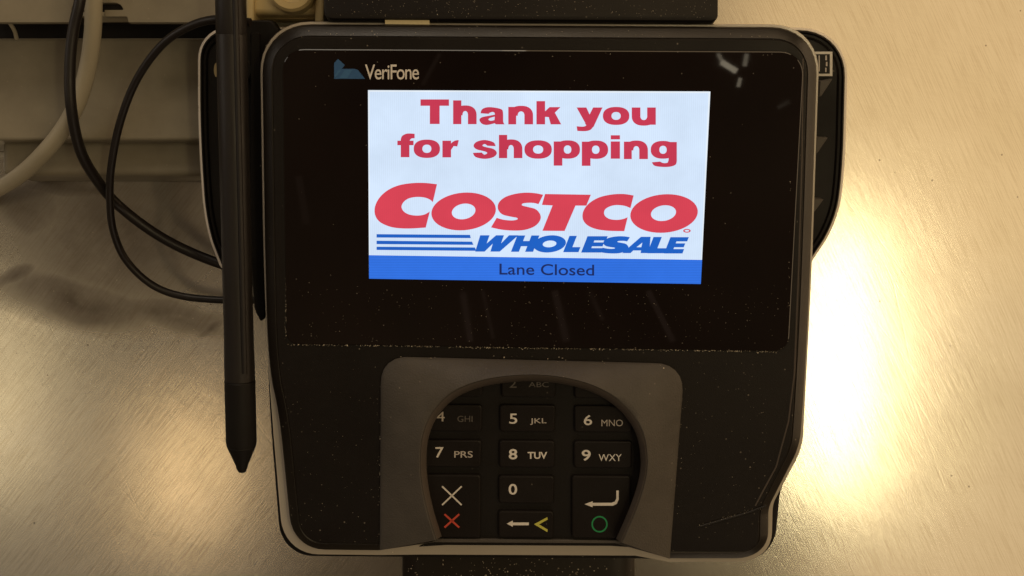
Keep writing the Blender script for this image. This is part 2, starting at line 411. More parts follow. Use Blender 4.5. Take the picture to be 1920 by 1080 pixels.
# ------------------------------------------------------------------ writing
def text_obj(name, txt, rect, w, mat_, parent, off=0.0, shear=0.0, skew=0.0, spacing=1.0, quad=None):
    """text stretched to a pixel rectangle (x0, y0, x1, y1) of its ink; skew lowers the right end by that many pixels"""
    c = bpy.data.curves.new(name, 'FONT'); c.body = txt; c.size = 1; c.offset = off; c.shear = shear; c.space_character = spacing
    c.resolution_u = 6
    o = bpy.data.objects.new(name, c); COL.objects.link(o)
    bpy.context.view_layer.update()
    dg = bpy.context.evaluated_depsgraph_get()
    me = bpy.data.meshes.new_from_object(o.evaluated_get(dg))
    bpy.data.objects.remove(o); bpy.data.curves.remove(c)
    xs = [v.co.x for v in me.vertices]; ys = [v.co.y for v in me.vertices]
    x0, x1, y0, y1 = min(xs), max(xs), min(ys), max(ys)
    for v in me.vertices:
        a = (v.co.x - x0) / (x1 - x0); b_ = (v.co.y - y0) / (y1 - y0)
        px = rect[0] + a * (rect[2] - rect[0]); py = rect[3] + b_ * (rect[1] - rect[3]) + skew * a
        v.co = F(px, py, w)
    me.materials.clear(); me.materials.append(mat_)
    ob = bpy.data.objects.new(name, me); COL.objects.link(ob); ob.parent = parent
    bm = bmesh.new(); bm.from_mesh(me); fix_up(bm, FN); bm.to_mesh(me); bm.free()
    return ob
def shapes(name, polys, w, mat_, parent):
    """flat print: list of pixel polygons, or (outer, hole) pairs with equal counts"""
    bm = bmesh.new()
    for p in polys:
        if isinstance(p, dict):
            a, h = p['out'], p['hole']; n = len(a)
            A = [bm.verts.new(F(x, y, w)) for x, y in a]; B = [bm.verts.new(F(x, y, w)) for x, y in h]
            for i in range(n): bm.faces.new((A[i], A[(i+1) % n], B[(i+1) % n], B[i]))
        else: flat(bm, [F(x, y, w) for x, y in p])
    fix_up(bm, FN)
    return link(name, bm, mat_, parent)
def bar(x0, y0, x1, y1, t):
    d = Vector((x1-x0, y1-y0)).normalized(); n = Vector((-d.y, d.x)) * t / 2
    return [(x0+n.x, y0+n.y), (x1+n.x, y1+n.y), (x1-n.x, y1-n.y), (x0-n.x, y0-n.y)]
def ell(cx, cy, rx, ry, shear=0.0, n=48):
    out = []
    for i in range(n):
        a = 2*math.pi*i/n; dy = ry*math.sin(a)
        out.append((cx + rx*math.cos(a) - shear*dy, cy + dy))
    return out
def smooth_poly(pts, corners, seg=4):
    """closed Catmull-Rom through pts, sharp at the listed indices"""
    n = len(pts); out = []
    for i in range(n):
        p1, p2 = Vector(pts[i]), Vector(pts[(i+1) % n])
        p0 = Vector(pts[i-1]) if i not in corners else p1
        p3 = Vector(pts[(i+2) % n]) if (i+1) % n not in corners else p2
        if i in corners and (i+1) % n in corners: out.append(tuple(p1)); continue
        for j in range(seg):
            t = j/seg
            q = 0.5*((2*p1) + (p2-p0)*t + (2*p0-5*p1+4*p2-p3)*t*t + (3*p1-p0-3*p2+p3)*t**3)
            out.append((q.x, q.y))
    return out

# ================================================================== THE SETTING
bm = bmesh.new()
bmesh.ops.create_grid(bm, x_segments=1, y_segments=1, size=1.2)
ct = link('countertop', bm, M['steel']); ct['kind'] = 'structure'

# ================================================================== PAYMENT TERMINAL
T = thing('payment_terminal', 'black card payment terminal with lit colour screen and hooded keypad on the counter', 'payment terminal')

FRONT = [(491, 45, 92), (1534, 51, 88), (1520, 480, 120), (1510, 690, 120), (1500, 835, 26), (1441, 950, 14), (1440, 1046, 62),
         (1254, 1046), (1146, 1016), (834, 1013), (712, 1031), (549, 1029, 60), (523, 770, 60), (503, 690, 90), (497, 480, 100)]
FR = rpoly(FRONT, 9)
rc = lambda pts: rpoly(pts, 9)
front = fplate('front_cover', FR, [(0, -0.0075), (0, -0.0042), (0.0004, -0.0029), (0.0009, -0.0023), (0.0036, -0.0006), (0.0040, -0.0003), (0.0043, -0.0005), (0.0047, -0.00005), (0.0052, 0.0)], M['black'], T, refw=-0.0042, smooth=28)
front.data.materials.append(M['rim'])
for p_ in front.data.polygons[2*len(FR):7*len(FR)]: p_.material_index = 1
TRIM = [(486.5, 40, 95), (1538, 46, 91), (1523, 490, 120), (1512, 700, 120), (1505, 838, 24), (1449, 944, 12), (1446, 1053, 64),
        (1254, 1053), (1190, 1041), (790, 1039), (712, 1040), (532, 1038, 66), (510, 780, 60), (500, 640, 90), (493.5, 480, 100)]
fplate('metal_trim', rc(TRIM), [(0.0012, -0.0160), (0, -0.0150), (0, -0.0090), (0.0004, -0.0078), (0.0030, -0.0076)], M['trim'], T, refw=-0.009)
REAR = [(500, 52, 80), (1522, 56, 80), (1512, 490, 80), (1504, 700, 80), (1500, 850, 20), (1463, 915, 20), (1450, 1054, 64),
        (1200, 1047), (780, 1044), (528, 1042, 60), (506.5, 780, 60), (496, 500, 60)]
fplate('rear_housing', rc(REAR), [(0.014, -0.046), (0.006, -0.044), (0.0015, -0.034), (0, -0.0156), (0.001, -0.0150)], M['rear'], T, refw=-0.0156, cap_first=True)

# cradle with wings standing out left and right behind the housing
CR = [(371, 50, 62), (1591, 52, 92), (1584, 330, 80), (1569, 420, 44), (1512, 506), (1400, 600), (600, 600), (414, 503, 8), (383, 425, 60), (371, 250, 80)]
crad = fplate('cradle', rc(CR), [(0.0030, -0.040), (0.0010, -0.038), (0.0009, -0.0262), (0.0016, -0.0252), (0.0022, -0.0262), (0.0030, -0.0262), (0.0034, -0.0254), (0.0040, -0.0262)], M['rear'], T, refw=-0.0262)
fplate('edge_trim', rc(CR), [(0.0012, -0.0335), (0.0, -0.0325), (0.0, -0.0285), (0.0006, -0.0272), (0.0014, -0.0270)], M['edge'], crad, refw=-0.0285)
# grey ribs and sticker on the right wing
for (a, b_, c, d) in (((1536, 152), (1561, 148), (1540, 180), (1534, 182)), ((1530, 257), (1552, 258), (1534, 285), (1528, 290)), ((1524, 372), (1544, 374), (1528, 396), (1522, 400))):
    fplate('rib', [a, b_, c, d], [(0, -0.0262), (0, -0.0215), (0.0004, -0.0210)], M['grey_rib'], crad, refw=-0.0215)
st = fplate('sticker', [(1524, 97), (1561, 97), (1561, 143), (1524, 143)], [(0, -0.0262), (0, -0.0245), (0.0002, -0.0243)], M['label'], crad, refw=-0.0243)
shapes('printed_symbol', [[(1530, 101.5), (1556, 101.5), (1556, 138), (1530, 138)]], -0.02415, M['bed'], st)
shapes('printed_symbol', [bar(1549, 104, 1549, 113, 3), bar(1550, 116, 1550, 124, 3), bar(1548.5, 127, 1548.5, 135, 2.4), bar(1536, 104, 1536, 134, 2.2)], -0.02405, M['ink_mid'], st)

# stylus rest: grooved bar, oval clip hole
rest = fplate('stylus_rest', rc([(470, 60, 6), (489, 60, 6), (494, 300), (498, 596, 4), (489, 603, 4), (477, 580, 8), (471, 500)]), [(0, -0.026), (0, -0.0195), (0.0005, -0.0188)], M['rear'], T, refw=-0.0195)
clip = fplate('stylus_clip', ell(437, 131, 37, 28, n=36), [(0, -0.0265), (0, -0.0200), (0.0006, -0.0194), (0.0016, -0.0194), (0.0022, -0.0215)], M['tip'], T, refw=-0.0195)
fplate('clip_pin', ell(405, 131, 5, 14, n=24), [(0, -0.0215), (0.0002, -0.0190)], M['fitting'], clip, refw=-0.019)
fplate('holder_block', rc([(461, 38, 3), (510, 38, 9), (524, 60, 4), (524, 120), (461, 120)]), [(0, -0.026), (0, -0.0205), (0.0005, -0.0200)], M['rear'], T, refw=-0.020)

# screen glass
GL = rc([(529, 92, 42), (1508, 97, 46), (1478, 659, 28), (537, 645, 22)])
fplate('screen_gasket', rc([(526, 89, 43), (1511, 94, 48), (1481, 662, 30), (533.5, 648, 24)]), [(0, -0.001), (0, 0.00008), (0.0009, 0.00008)], M['bed'], T, refw=0.00008)
gl = fplate('screen_glass', GL, [(0, -0.0005), (0, 0.00030), (0.0003, 0.00050)], M['glass'], T, refw=0.0003)
WG = 0.00050
shapes('logo_emblem', [[(626.5, 147.8), (626.5, 118), (634, 110.5), (646.5, 122), (641, 129), (664, 129), (671, 131), (684.5, 147.8)]], WG + .00008, M['ink_blue'], gl)
shapes('logo_emblem', [[(628, 146.5), (628, 140), (633, 133), (638.5, 129.8), (639, 133)], [(636, 146.8), (646, 131.5), (661, 130.5), (651, 146.8)]], WG + .00014, M['ink_blue2'], gl)
text_obj('maker_lettering', 'VeriFone', (684.5, 121, 785.5, 149), WG + .0001, M['ink_white'], gl, off=0.004, spacing=0.9)

# ---- lit display
disp = fplate('display', [(690, 169), (1332, 171.5), (1314, 532.5), (692, 522.5)], [(0, WG - .0002), (0, WG + .00010)], M['lcd_edge'], T, refw=WG + .0001)
WD = WG + .00014
shapes('display_field', [[(693, 172), (1328.5, 174.5), (1314.5, 486.5), (693.5, 478)]], WD, M['lcd_white'], disp)
shapes('status_bar', [[(691.8, 478.4), (1316.4, 487.2), (1314, 532.5), (692, 522.5)]], WD + .00003, M['lcd_bar'], disp)
def c1(pts): return [(680 + x/2.842, 160 + y/2.842) for x, y in pts]
WT = WD + .0001
# heavy extended lettering made of blocks
def glyph_text(name, items, w, mat_):
    polys = []
    for ch, x0, x1, yb, yt, sk in items: polys += GLY[ch](x0, x1, yb, yt)
    return shapes(name, polys, w, mat_, disp)
def ring_arc(cx, cy, rx, ry, tx, ty, a0, a1, n=28):
    """part of an elliptical ring: outer radii rx, ry, inner rx-tx, ry-ty, angles in degrees, y down"""
    def se(a, ex):
        c, s_ = math.cos(R(a)), math.sin(R(a))
        return (math.copysign(abs(c)**(2/ex), c), math.copysign(abs(s_)**(2/ex), s_))
    A_ = [a0+(a1-a0)*i/n for i in range(n+1)]
    o = [(cx + rx*se(a, 2.35)[0], cy + ry*se(a, 2.35)[1]) for a in A_]
    q = [(cx + (rx-tx)*se(a, 2.2)[0], cy + (ry-ty)*se(a, 2.2)[1]) for a in A_]
    return [[o[i], o[i+1], q[i+1], q[i]] for i in range(n)]
def rct(x0, y0, x1, y1): return [(x0, y0), (x1, y0), (x1, y1), (x0, y1)]
SW, HW = 46, 34        # stem and hairline widths, crop pixels
def g_o(x0, x1, yb, yt):
    cx, cy, rx, ry = (x0+x1)/2, (yb+yt)/2, (x1-x0)/2, (yb-yt)/2+3
    return ring_arc(cx, cy, rx, ry, SW, 27, 0, 360, 40)
def g_arch(x0, x1, yb, yt):          # the shoulder and right stem of n, h
    cx = (x0 + x1) / 2; ym = yt + 50
    return ring_arc(cx, ym, x1 - cx, 53, SW, 30, -180, 0, 24) + [rct(x1-SW, ym-.5, x1, yb)]
def g_n(x0, x1, yb, yt): return [rct(x0, yt+3, x0+SW-4, yb)] + g_arch(x0+4, x1, yb, yt)
def g_h(x0, x1, yb, yt): return [rct(x0, yt, x0+SW-2, yb)] + g_arch(x0+4, x1, yb, yb-97)
def g_T(x0, x1, yb, yt):
    c = (x0+x1)/2; return [rct(x0, yt, x1, yt+34), rct(c-26, yt+33.5, c+26, yb)]
def g_u(x0, x1, yb, yt):
    cx = (x0 + x1) / 2; ym = yb - 48
    return [rct(x0, yt, x0+SW, ym+.5), rct(x1-SW, yt, x1, yb-2)] + ring_arc(cx, ym, cx-x0, 51, SW, 30, 0, 180, 24)
def g_i(x0, x1, yb, yt): return [rct(x0, yt, x1, yt+22), rct(x0, yb-92, x1, yb)]
def g_p(x0, x1, yb, yt): return [rct(x0, yt+3, x0+SW, yb+40)] + g_o(x0+8, x1, yb, yt)
def g_k(x0, x1, yb, yt):
    m = yb - 46
    return [rct(x0, yt, x0+SW, yb), [(x0+SW-2, m+6), (x0+SW-2, m-22), (x1-62, yb-92), (x1-4, yb-92), (x0+SW+28, m+8)],
            [(x0+SW+16, m-6), (x0+SW+48, m-24), (x1, yb), (x1-56, yb)]]
def g_y(x0, x1, yb, yt):
    c = (x0+x1)/2 + 2
    return [[(x0, yt), (x0+52, yt), (c+6, yb-34), (c-4, yb+4), (c-22, yb)], [(x1-50, yt), (x1, yt), (c+20, yb+14), (c-2, yb+30), (c-26, yb-2)],
            smooth_poly([(c+22, yb+8), (c+4, yb+30), (c-24, yb+38), (x0+4, yb+37), (x0, yb+12), (c-34, yb+14), (c-16, yb+4), (c-12, yb-8)], {0, 3, 4, 7})]
def g_r(x0, x1, yb, yt):
    return [rct(x0, yt+3, x0+SW, yb), smooth_poly([(x0+SW-3, yt+46), (x0+SW-3, yt+22), (x0+SW+16, yt+5), (x1-6, yt), (x1, yt+2), (x1-8, yt+34), (x1-26, yt+32), (x0+SW+10, yt+38), (x0+SW, yt+52)], {0, 4, 5, 8})]
def g_f(x0, x1, yb, yt):
    s = x0+18
    return [rct(x0, yb-88, x1-6, yb-64), smooth_poly([(s, yb), (s, yb-96), (s+8, yt+12), (s+34, yt), (x1, yt+1), (x1, yt+25), (s+56, yt+27), (s+SW, yt+40), (s+SW, yb)], {0, 1, 4, 5, 7, 8})]
def g_a(x0, x1, yb, yt):
    return [smooth_poly([(x0+6, yt+31), (x0+14, yt+10), (x0+40, yt-1), (x0+78, yt), (x1-28, yt+10), (x1-20, yt+30), (x1-19, yb-16), (x1-12, yb), (x1-58, yb), (x1-66, yb-12), (x1-64, yt+34), (x0+72, yt+24), (x0+56, yt+28), (x0+50, yt+34)], {0, 7, 8, 13}),
            smooth_poly([(x1-62, yt+38), (x0+52, yt+44), (x0+14, yt+52), (x0, yb-24), (x0+14, yb-3), (x0+42, yb+3), (x1-64, yb-6), (x1-62, yb-24), (x0+62, yb-19), (x0+48, yb-25), (x0+56, yb-34), (x1-62, yb-42)], {0, 6, 7, 11})]
def g_s(x0, x1, yb, yt):
    X = lambda a: x0 + a*(x1-x0); Y = lambda a: yb + a*(yt-yb)
    return [smooth_poly([(X(.95), Y(.68)), (X(.86), Y(.9)), (X(.5), Y(1.03)), (X(.16), Y(.93)), (X(.03), Y(.70)), (X(.16), Y(.50)), (X(.5), Y(.38)), (X(.60), Y(.29)), (X(.48), Y(.20)), (X(.37), Y(.32)), (X(0), Y(.30)),
             (X(.12), Y(.06)), (X(.5), Y(-.04)), (X(.86), Y(.06)), (X(1), Y(.29)), (X(.86), Y(.52)), (X(.5), Y(.64)), (X(.40), Y(.72)), (X(.50), Y(.80)), (X(.61), Y(.70))], {0, 9, 10, 19})]
def g_g(x0, x1, yb, yt):
    return ring_arc((x0+x1-8)/2, (yb+yt)/2-2, (x1-8-x0)/2, (yb-yt)/2+1, SW, 26, 0, 360, 40) + [rct(x1-SW+2, yt+3, x1, yb+14),
            smooth_poly([(x1, yb+10), (x1-8, yb+32), (x1-50, yb+43), (x0+24, yb+38), (x0+6, yb+18), (x0+50, yb+14), (x0+66, yb+22), (x1-50, yb+20), (x1-SW+2, yb+4)], {0, 4, 5, 8})]
GLY = dict(o=g_o, n=g_n, h=g_h, T=g_T, u=g_u, i=g_i, p=g_p, k=g_k, y=g_y, r=g_r, f=g_f, a=g_a, s=g_s, g=g_g)
def line(name, items):
    polys = []
    z = 0
    for ch, x0, x1, yb, yt in items:
        for p in GLY[ch](x0, x1, yb, yt): polys.append(c1(p))
    bm = bmesh.new()
    for i, p in enumerate(polys): flat(bm, [F(x, y, WT + (i % 7) * 0.000006) for x, y in p])
    fix_up(bm, FN)
    return link(name, bm, M['lcd_red'], disp)
line('slogan_lettering', [('T', 308, 460, 206, 75), ('h', 482, 607, 207, 80), ('a', 622, 768, 208, 118), ('n', 776, 908, 208, 112), ('k', 926, 1058, 208, 84),
      ('y', 1140, 1278, 206, 118), ('o', 1280, 1421, 208, 118), ('u', 1434, 1562, 212, 118)])
line('slogan_lettering', [('f', 185, 277, 383, 257), ('o', 272, 412, 384, 292), ('r', 425, 512, 384, 292), ('s', 587, 715, 388, 294), ('h', 726, 851, 388, 264), ('o', 862, 1008, 388, 296),
      ('p', 1018, 1158, 388, 296), ('p', 1168, 1308, 389, 297), ('i', 1322, 1371, 391, 266), ('n', 1392, 1520, 393, 297), ('g', 1535, 1674, 392, 299)])
C_BIG = smooth_poly([(396, 527), (330, 520), (265, 521), (195, 532), (135, 558), (90, 598), (66, 645), (66, 690), (88, 725), (130, 748), (180, 760), (250, 763), (336, 758), (358, 672), (330, 688), (292, 694), (250, 689), (220, 673), (207, 648), (218, 622), (245, 603), (285, 595), (325, 597), (355, 607), (374, 622)], {0, 12, 13, 24})
S_BIG = smooth_poly([(962, 583), (915, 574), (862, 572), (805, 580), (755, 598), (724, 628), (722, 662), (745, 688), (790, 700), (822, 706), (823, 715), (795, 720), (750, 716), (714, 706), (684, 757), (740, 769), (805, 774), (865, 770), (918, 750), (946, 718), (946, 688), (922, 660), (880, 648), (850, 640), (853, 630), (882, 626), (912, 627), (937, 633)], {0, 13, 14, 27})
T_BIG = [(972, 579), (1216, 583), (1192, 641), (1134, 641), (1076, 776), (958, 775), (1012, 640), (955, 637)]
C_SM = smooth_poly([(1444, 587), (1390, 579), (1325, 582), (1258, 598), (1205, 630), (1176, 670), (1173, 712), (1197, 745), (1245, 766), (1310, 775), (1394, 777), (1412, 703), (1385, 713), (1348, 717), (1310, 710), (1288, 690), (1290, 664), (1315, 646), (1352, 638), (1395, 642), (1427, 654)], {0, 10, 11, 20})
shapes('store_name_lettering', [c1(C_BIG), c1(S_BIG), c1(T_BIG), c1(C_SM),
    {'out': c1(ell(538, 672, 171, 101, 0.18)), 'hole': c1(ell(538, 672, 62, 42, 0.25))},
    {'out': c1(ell(1606, 683, 179, 103, 0.18)), 'hole': c1(ell(1603, 681, 66, 42, 0.25))},
    {'out': c1(ell(1728, 775, 20, 10)), 'hole': c1(ell(1728, 775, 12, 5))}], WT + .00002, M['lcd_red2'], disp)
# WHOLESALE: block italics
def it(pts, x0, w_, y0=898, y1=797):
    out = []
    for a, b_ in pts:
        y = y0 + (y1-y0)*b_; out.append((x0 + a*w_ + 34*b_, y + (x0-590)*0.0))
    return out
wl_ = []
def L_(ch, x0, w_, sk):
    y0, y1 = 886 + sk, 799 + sk
    P = {'W': [[(-.02, 1), (.24, 1), (.25, .50), (.42, 1), (.64, 1), (.65, .50), (.78, 1), (1.04, 1), (.70, 0), (.44, 0), (.42, .48), (.28, 0), (.02, 0)]],
         'H': [[(0, 0), (.36, 0), (.36, .34), (.64, .34), (.64, 0), (1, 0), (1, 1), (.64, 1), (.64, .66), (.36, .66), (.36, 1), (0, 1)]],
         'L': [[(0, 0), (1, 0), (1, .31), (.48, .31), (.48, 1), (0, 1)]],
         'E': [[(0, 0), (1, 0), (1, .27), (.42, .27), (.42, .38), (.94, .38), (.94, .62), (.42, .62), (.42, .74), (1, .74), (1, 1), (0, 1)]],
         'A': [[(-.22, 0), (.14, 0), (.22, .16), (.56, .16), (.58, 0), (.96, 0), (.74, 1), (.32, 1)]],}
    return [c1(it(p, x0, w_, y0, y1)) for p in P[ch]]
polys = []
polys += L_('W', 596, 192, 0); polys += L_('H', 790, 118, 1)
polys += [{'out': c1(ell(996, 845, 86, 46, 0.3)), 'hole': c1(ell(996, 845, 36, 18, 0.3))}]
polys += L_('L', 1068, 82, 3); polys += L_('E', 1164, 108, 5)
sp = S_BIG
def map_s(x0, x1, y0, y1):
    xs = [p[0] for p in sp]; ys = [p[1] for p in sp]
    return c1([(x0+(x-min(xs))/(max(xs)-min(xs))*(x1-x0), y0+(y-min(ys))/(max(ys)-min(ys))*(y1-y0)) for x, y in sp])
polys += [map_s(1262, 1424, 804, 896)]
polys += L_('A', 1410, 122, 8); polys += L_('L', 1516, 92, 9); polys += L_('E', 1606, 98, 10)
shapes('store_name_lettering', polys, WT + .00002, M['lcd_blue'], disp)
# the counter of the A and the stripes
shapes('store_name_lettering', [c1(it([(.30, .36), (.52, .36), (.49, .64)], 1412, 116, 894, 807))], WT + .00006, M['lcd_white'], disp)
shapes('logo_stripe', [c1([(74, 793), (572, 797), (576, 814), (74, 811)])], WT, M['lcd_blue'], disp)
shapes('logo_stripe', [c1([(74, 828), (583, 833), (590, 850), (74, 846)])], WT, M['lcd_blue'], disp)
shapes('logo_stripe', [c1([(74, 860), (598, 864), (606, 882), (74, 877)])], WT, M['lcd_blue'], disp)
text_obj('status_lettering', 'Lane Closed', (936.5, 494, 1114, 515), WT, M['lcd_navy'], disp, off=0.008, skew=2)

# ---- keypad hood
HO = rpoly([(712, 1032), (714, 668, 48), (1284, 682, 52), (1256, 1048)], 12)
HI = [(818, 1012), (803, 965), (792, 915), (788, 865), (793, 815), (812, 772), (850, 735), (910, 712), (985, 703), (1055, 708), (1120, 727), (1172, 762), (1203, 808), (1213, 860), (1208, 905), (1190, 960), (1165, 1017)]
HI = [(p.x, p.y) for p in catmull([(x, y, 0) for x, y in HI], 6)]
def along(path, N_):
    P = [Vector(p) for p in path]; d = [0]
    for a, b_ in zip(P, P[1:]): d.append(d[-1] + (b_-a).length)
    out = []
    for i in range(N_ + 1):
        s = d[-1]*i/N_; j = 0
        while j < len(P)-2 and d[j+1] < s: j += 1
        t = (s - d[j]) / max(1e-9, d[j+1]-d[j]); q = P[j].lerp(P[j+1], min(1, t)); out.append(q)
    return out
NH = 96
hi = along(HI, NH)
# partner points on the outer path by angle about the keypad centre
cen = Vector((990, 900)); ho_d = along(HO, 2000)
def angl(p): 
    a = math.atan2(-(p.y-cen.y), -(p.x-cen.x))      # 0 at left, rising clockwise over the top
    return math.degrees(a)
ho = []
oa = [math.atan2(cen.y-q.y, cen.x-q.x) for q in ho_d]
a0o, a1o = oa[0], oa[-1]
def unw(a, ref):
    while a < ref - math.pi: a += 2*math.pi
    while a > ref + math.pi: a -= 2*math.pi
    return a
oa = [unw(a, math.pi/2) for a in oa]; ia = [unw(math.atan2(cen.y-q.y, cen.x-q.x), math.pi/2) for q in hi]
i0, i1 = ia[0], ia[-1]
for a in ia:
    t = (a - i0) / (i1 - i0); ta = oa[0] + (oa[-1]-oa[0])*t
    j = min(range(len(oa)), key=lambda k_: abs(oa[k_]-ta)); ho.append(ho_d[j])
def hood_loops(prof):
    loops = []
    for kk in range(NH + 1):
        o_, i_ = ho[kk], hi[kk]; L_ = []
        up = 1.0
        for f, dpx, w, relw in prof:
            q = o_.lerp(i_, f)
            n_ = (cen - i_).normalized(); q = q + n_ * dpx
            L_.append((q.x, q.y, w))
        loops.append(L_)
    return loops
def sweep(name, prof, mt, par):
    bm = bmesh.new(); loops = [[F(*p) for p in L_] for L_ in hood_loops(prof)]
    vs = [[bm.verts.new(c) for c in L_] for L_ in loops]; n = len(vs[0])
    for a, b_ in zip(vs, vs[1:]):
        for i in range(n): bm.faces.new((a[i], a[(i+1) % n], b_[(i+1) % n], b_[i]))
    bm.faces.new(vs[0]); bm.faces.new(vs[-1])
    bmesh.ops.recalc_face_normals(bm, faces=bm.faces)
    return link(name, bm, mt, par, 38)
hood = sweep('keypad_hood', [(0, 0, -0.0002, 0), (0, 0, 0.0008, 0), (0.02, 0, 0.0013, 0), (0.08, 0, 0.0024, 0), (0.45, 0, 0.0056, 0), (0.88, 0, 0.0092, 0), (0.97, 0, 0.0097, 0), (1.0, 0, 0.0094, 0), (0.96, -2, 0.0070, 0), (0.9, 0, -0.0002, 0)], M['hood'], T)
sweep('hood_lip', [(1, 0.3, 0.0096, 0), (1, 2, 0.0095, 0), (1, 9, 0.0076, 0), (1, 12, 0.0058, 0), (1, 12, 0.0004, 0), (1, 1, 0.0004, 0)], M['hood_lip'], hood)

# keypad bed, keys
pad = fplate('keypad', rc([(800, 716), (1200, 716), (1196, 900), (1148, 1013), (838, 1011), (800, 900)]), [(0, -0.001), (0, 0.0002)], M['bed'], T, refw=0.0002)
# thin metal lip along the open bottom of the keypad
fplate('bottom_strip', [(820, 1010.5), (1160, 1014), (1172, 1019), (808, 1017)], [(0, -0.004), (0, 0.0012), (0.0002, 0.0014)], M['hood'], pad, refw=0.0014)
KW = 0.0019
def c3(x, y): return (780 + x/3.086, 700 + y/3.086)
def cr(x0, y0, x1, y1): a = c3(x0, y0); b_ = c3(x1, y1); return (a[0], a[1], b_[0], b_[1])
def key(x0, y0, x1, y1):
    return fplate('key', rpoly([(x0, y0, 6), (x1, y0+.8, 6), (x1-1, y1+.8, 6), (x0, y1, 6)], 4), [(0, 0.0001), (0, 0.0013), (0.0002, 0.0017), (0.0006, KW)], M['key'], T, refw=0.0013, smooth=20)
WK = KW + 0.00008
k = key(940, 690, 1042, 744); text_obj('legend', '2', cr(540, 34, 582, 83), WK, M['ink_shaded'], k, off=0.000); text_obj('legend', 'ABC', cr(652, 50, 768, 80), WK, M['ink_shaded'], k, off=0.000)
k = key(799, 689, 905, 743); text_obj('legend', '1', (826, 712, 832, 728), WK, M['ink_shaded'], k, off=0.000)
k = key(1077, 691, 1183, 746); text_obj('legend', '3', (1093, 712, 1108, 728), WK, M['ink_shaded'], k, off=0.000); text_obj('legend', 'DEF', (1128, 716, 1166, 727), WK, M['ink_shaded'], k, off=0.000)
k = key(796, 758, 904, 808); text_obj('legend', '4', cr(118, 222, 166, 278), WK, M['ink_mid'], k, off=0.000); text_obj('legend', 'GHI', cr(240, 246, 327, 281), WK, M['ink_shaded'], k, off=0.000)
k = key(937, 758.5, 1041, 809); text_obj('legend', '5', cr(540, 233, 586, 292), WK, M['ink_white'], k, off=0.008); text_obj('legend', 'JKL', cr(660, 260, 755, 298), WK, M['ink_mid'], k, off=0.006)
k = key(1077, 760, 1186, 810); text_obj('legend', '6', cr(971, 241, 1019, 300), WK, M['ink_white'], k, off=0.010); text_obj('legend', 'MNO', cr(1073, 268, 1197, 306), WK, M['ink_mid'], k, off=0.000)
k = key(793, 824, 902.5, 875); text_obj('legend', '7', cr(112, 427, 160, 488), WK, M['ink_white'], k, off=0.010); text_obj('legend', 'PRS', cr(221, 450, 328, 488), WK, M['ink_mid'], k, off=0.008)
k = key(936, 825, 1040, 876); text_obj('legend', '8', cr(537, 438, 586, 498), WK, M['ink_white'], k, off=0.020); text_obj('legend', 'TUV', cr(646, 455, 759, 495), WK, M['ink_white'], k, off=0.023)
k = key(1076, 826, 1185, 877); text_obj('legend', '9', cr(959, 443, 1011, 506), WK, M['ink_white'], k, off=0.016); text_obj('legend', 'WXY', cr(1057, 468, 1190, 508), WK, M['ink_white'], k, off=0.000)
k = key(791, 889, 901.5, 1007)
shapes('legend', [bar(*c3(151, 654), *c3(264, 762), 2.9), bar(*c3(264, 654), *c3(151, 762), 2.9)], WK, M['ink_white'], k)
shapes('legend', [bar(*c3(165, 815), *c3(250, 892), 3.6), bar(*c3(250, 815), *c3(165, 892), 3.6)], WK, M['ink_red'], k)
k = key(935, 891, 1039, 943); text_obj('legend', '0', cr(536, 640, 585, 702), WK, M['ink_white'], k, off=0.014)
k = key(934.5, 957, 1038, 1007)
shapes('legend', [[c3(*p) for p in ((525, 870), (560, 852), (560, 863), (653, 863), (653, 879), (560, 879), (560, 888))]], WK, M['ink_white'], k)
shapes('legend', [[c3(*p) for p in ((683, 873), (760, 832), (762, 846), (712, 874), (762, 904), (760, 919))]], WK, M['ink_yellow'], k)
k = key(1072, 891, 1182, 1008)
shapes('legend', [[c3(*p) for p in ((975, 757), (1022, 740), (1022, 749), (1130, 749), (1150, 742), (1159, 726), (1159, 678), (1173, 678), (1173, 730), (1162, 755), (1140, 766), (1022, 766), (1022, 775))]], WK, M['ink_white'], k)
shapes('legend', [{'out': [c3(*p) for p in ell(1062, 873, 47, 48)], 'hole': [c3(*p) for p in ell(1062, 873, 38, 39)]}], WK, M['ink_green'], k)

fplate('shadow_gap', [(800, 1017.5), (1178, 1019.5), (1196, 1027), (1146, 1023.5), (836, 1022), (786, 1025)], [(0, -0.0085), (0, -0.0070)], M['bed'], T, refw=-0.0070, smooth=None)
# swipe slot lip low on the right
bm = bmesh.new()
tube(bm, [F(x, y, 0.0002) for x, y in ((1311, 987), (1360, 973), (1405, 960), (1436, 948))], 0.00038, 8)
link('slot_edge', bm, M['rim'], T, 60)
bm = bmesh.new()
tube(bm, [F(x, y, -0.0002) for x, y in ((1505, 110), (1503, 300), (1497, 500), (1489, 700), (1478, 790), (1455, 875), (1428, 925), (1416, 948))], 0.0004, 8)
link('swipe_rail', bm, M['hood_lip'], T, 60)
fplate('rail_sticker', [(722, 37), (805, 37.5), (805, 46), (722, 45)], [(0, -0.012), (0, -0.0048)], M['yellow_label'], T, refw=-0.0048, smooth=None)

# stand neck, and a slab added for the dark reflection in the steel
neck = bmesh.new(); tube(neck, [Vector((0.006, -0.03, 0.006)), Vector((0.006, -0.028, 0.035)), D(0.006, -0.02, -0.042)], 0.028, 28)
link('stand_neck', neck, M['rear'], T, 40)
zplate('reflection_slab', rpoly([(758, 700, 60), (1188, 700, 60), (1192, 1300, 60), (752, 1300, 60)], 8), [(0, 0.0002), (0.0006, 0.0018), (0.0020, 0.0036), (0.0045, 0.0052), (0.008, 0.0060), (0.011, 0.0062)], M['dark_reflection'], T, refz=0.0002)  # added slab, shaped and coloured as the dark reflection below the terminal

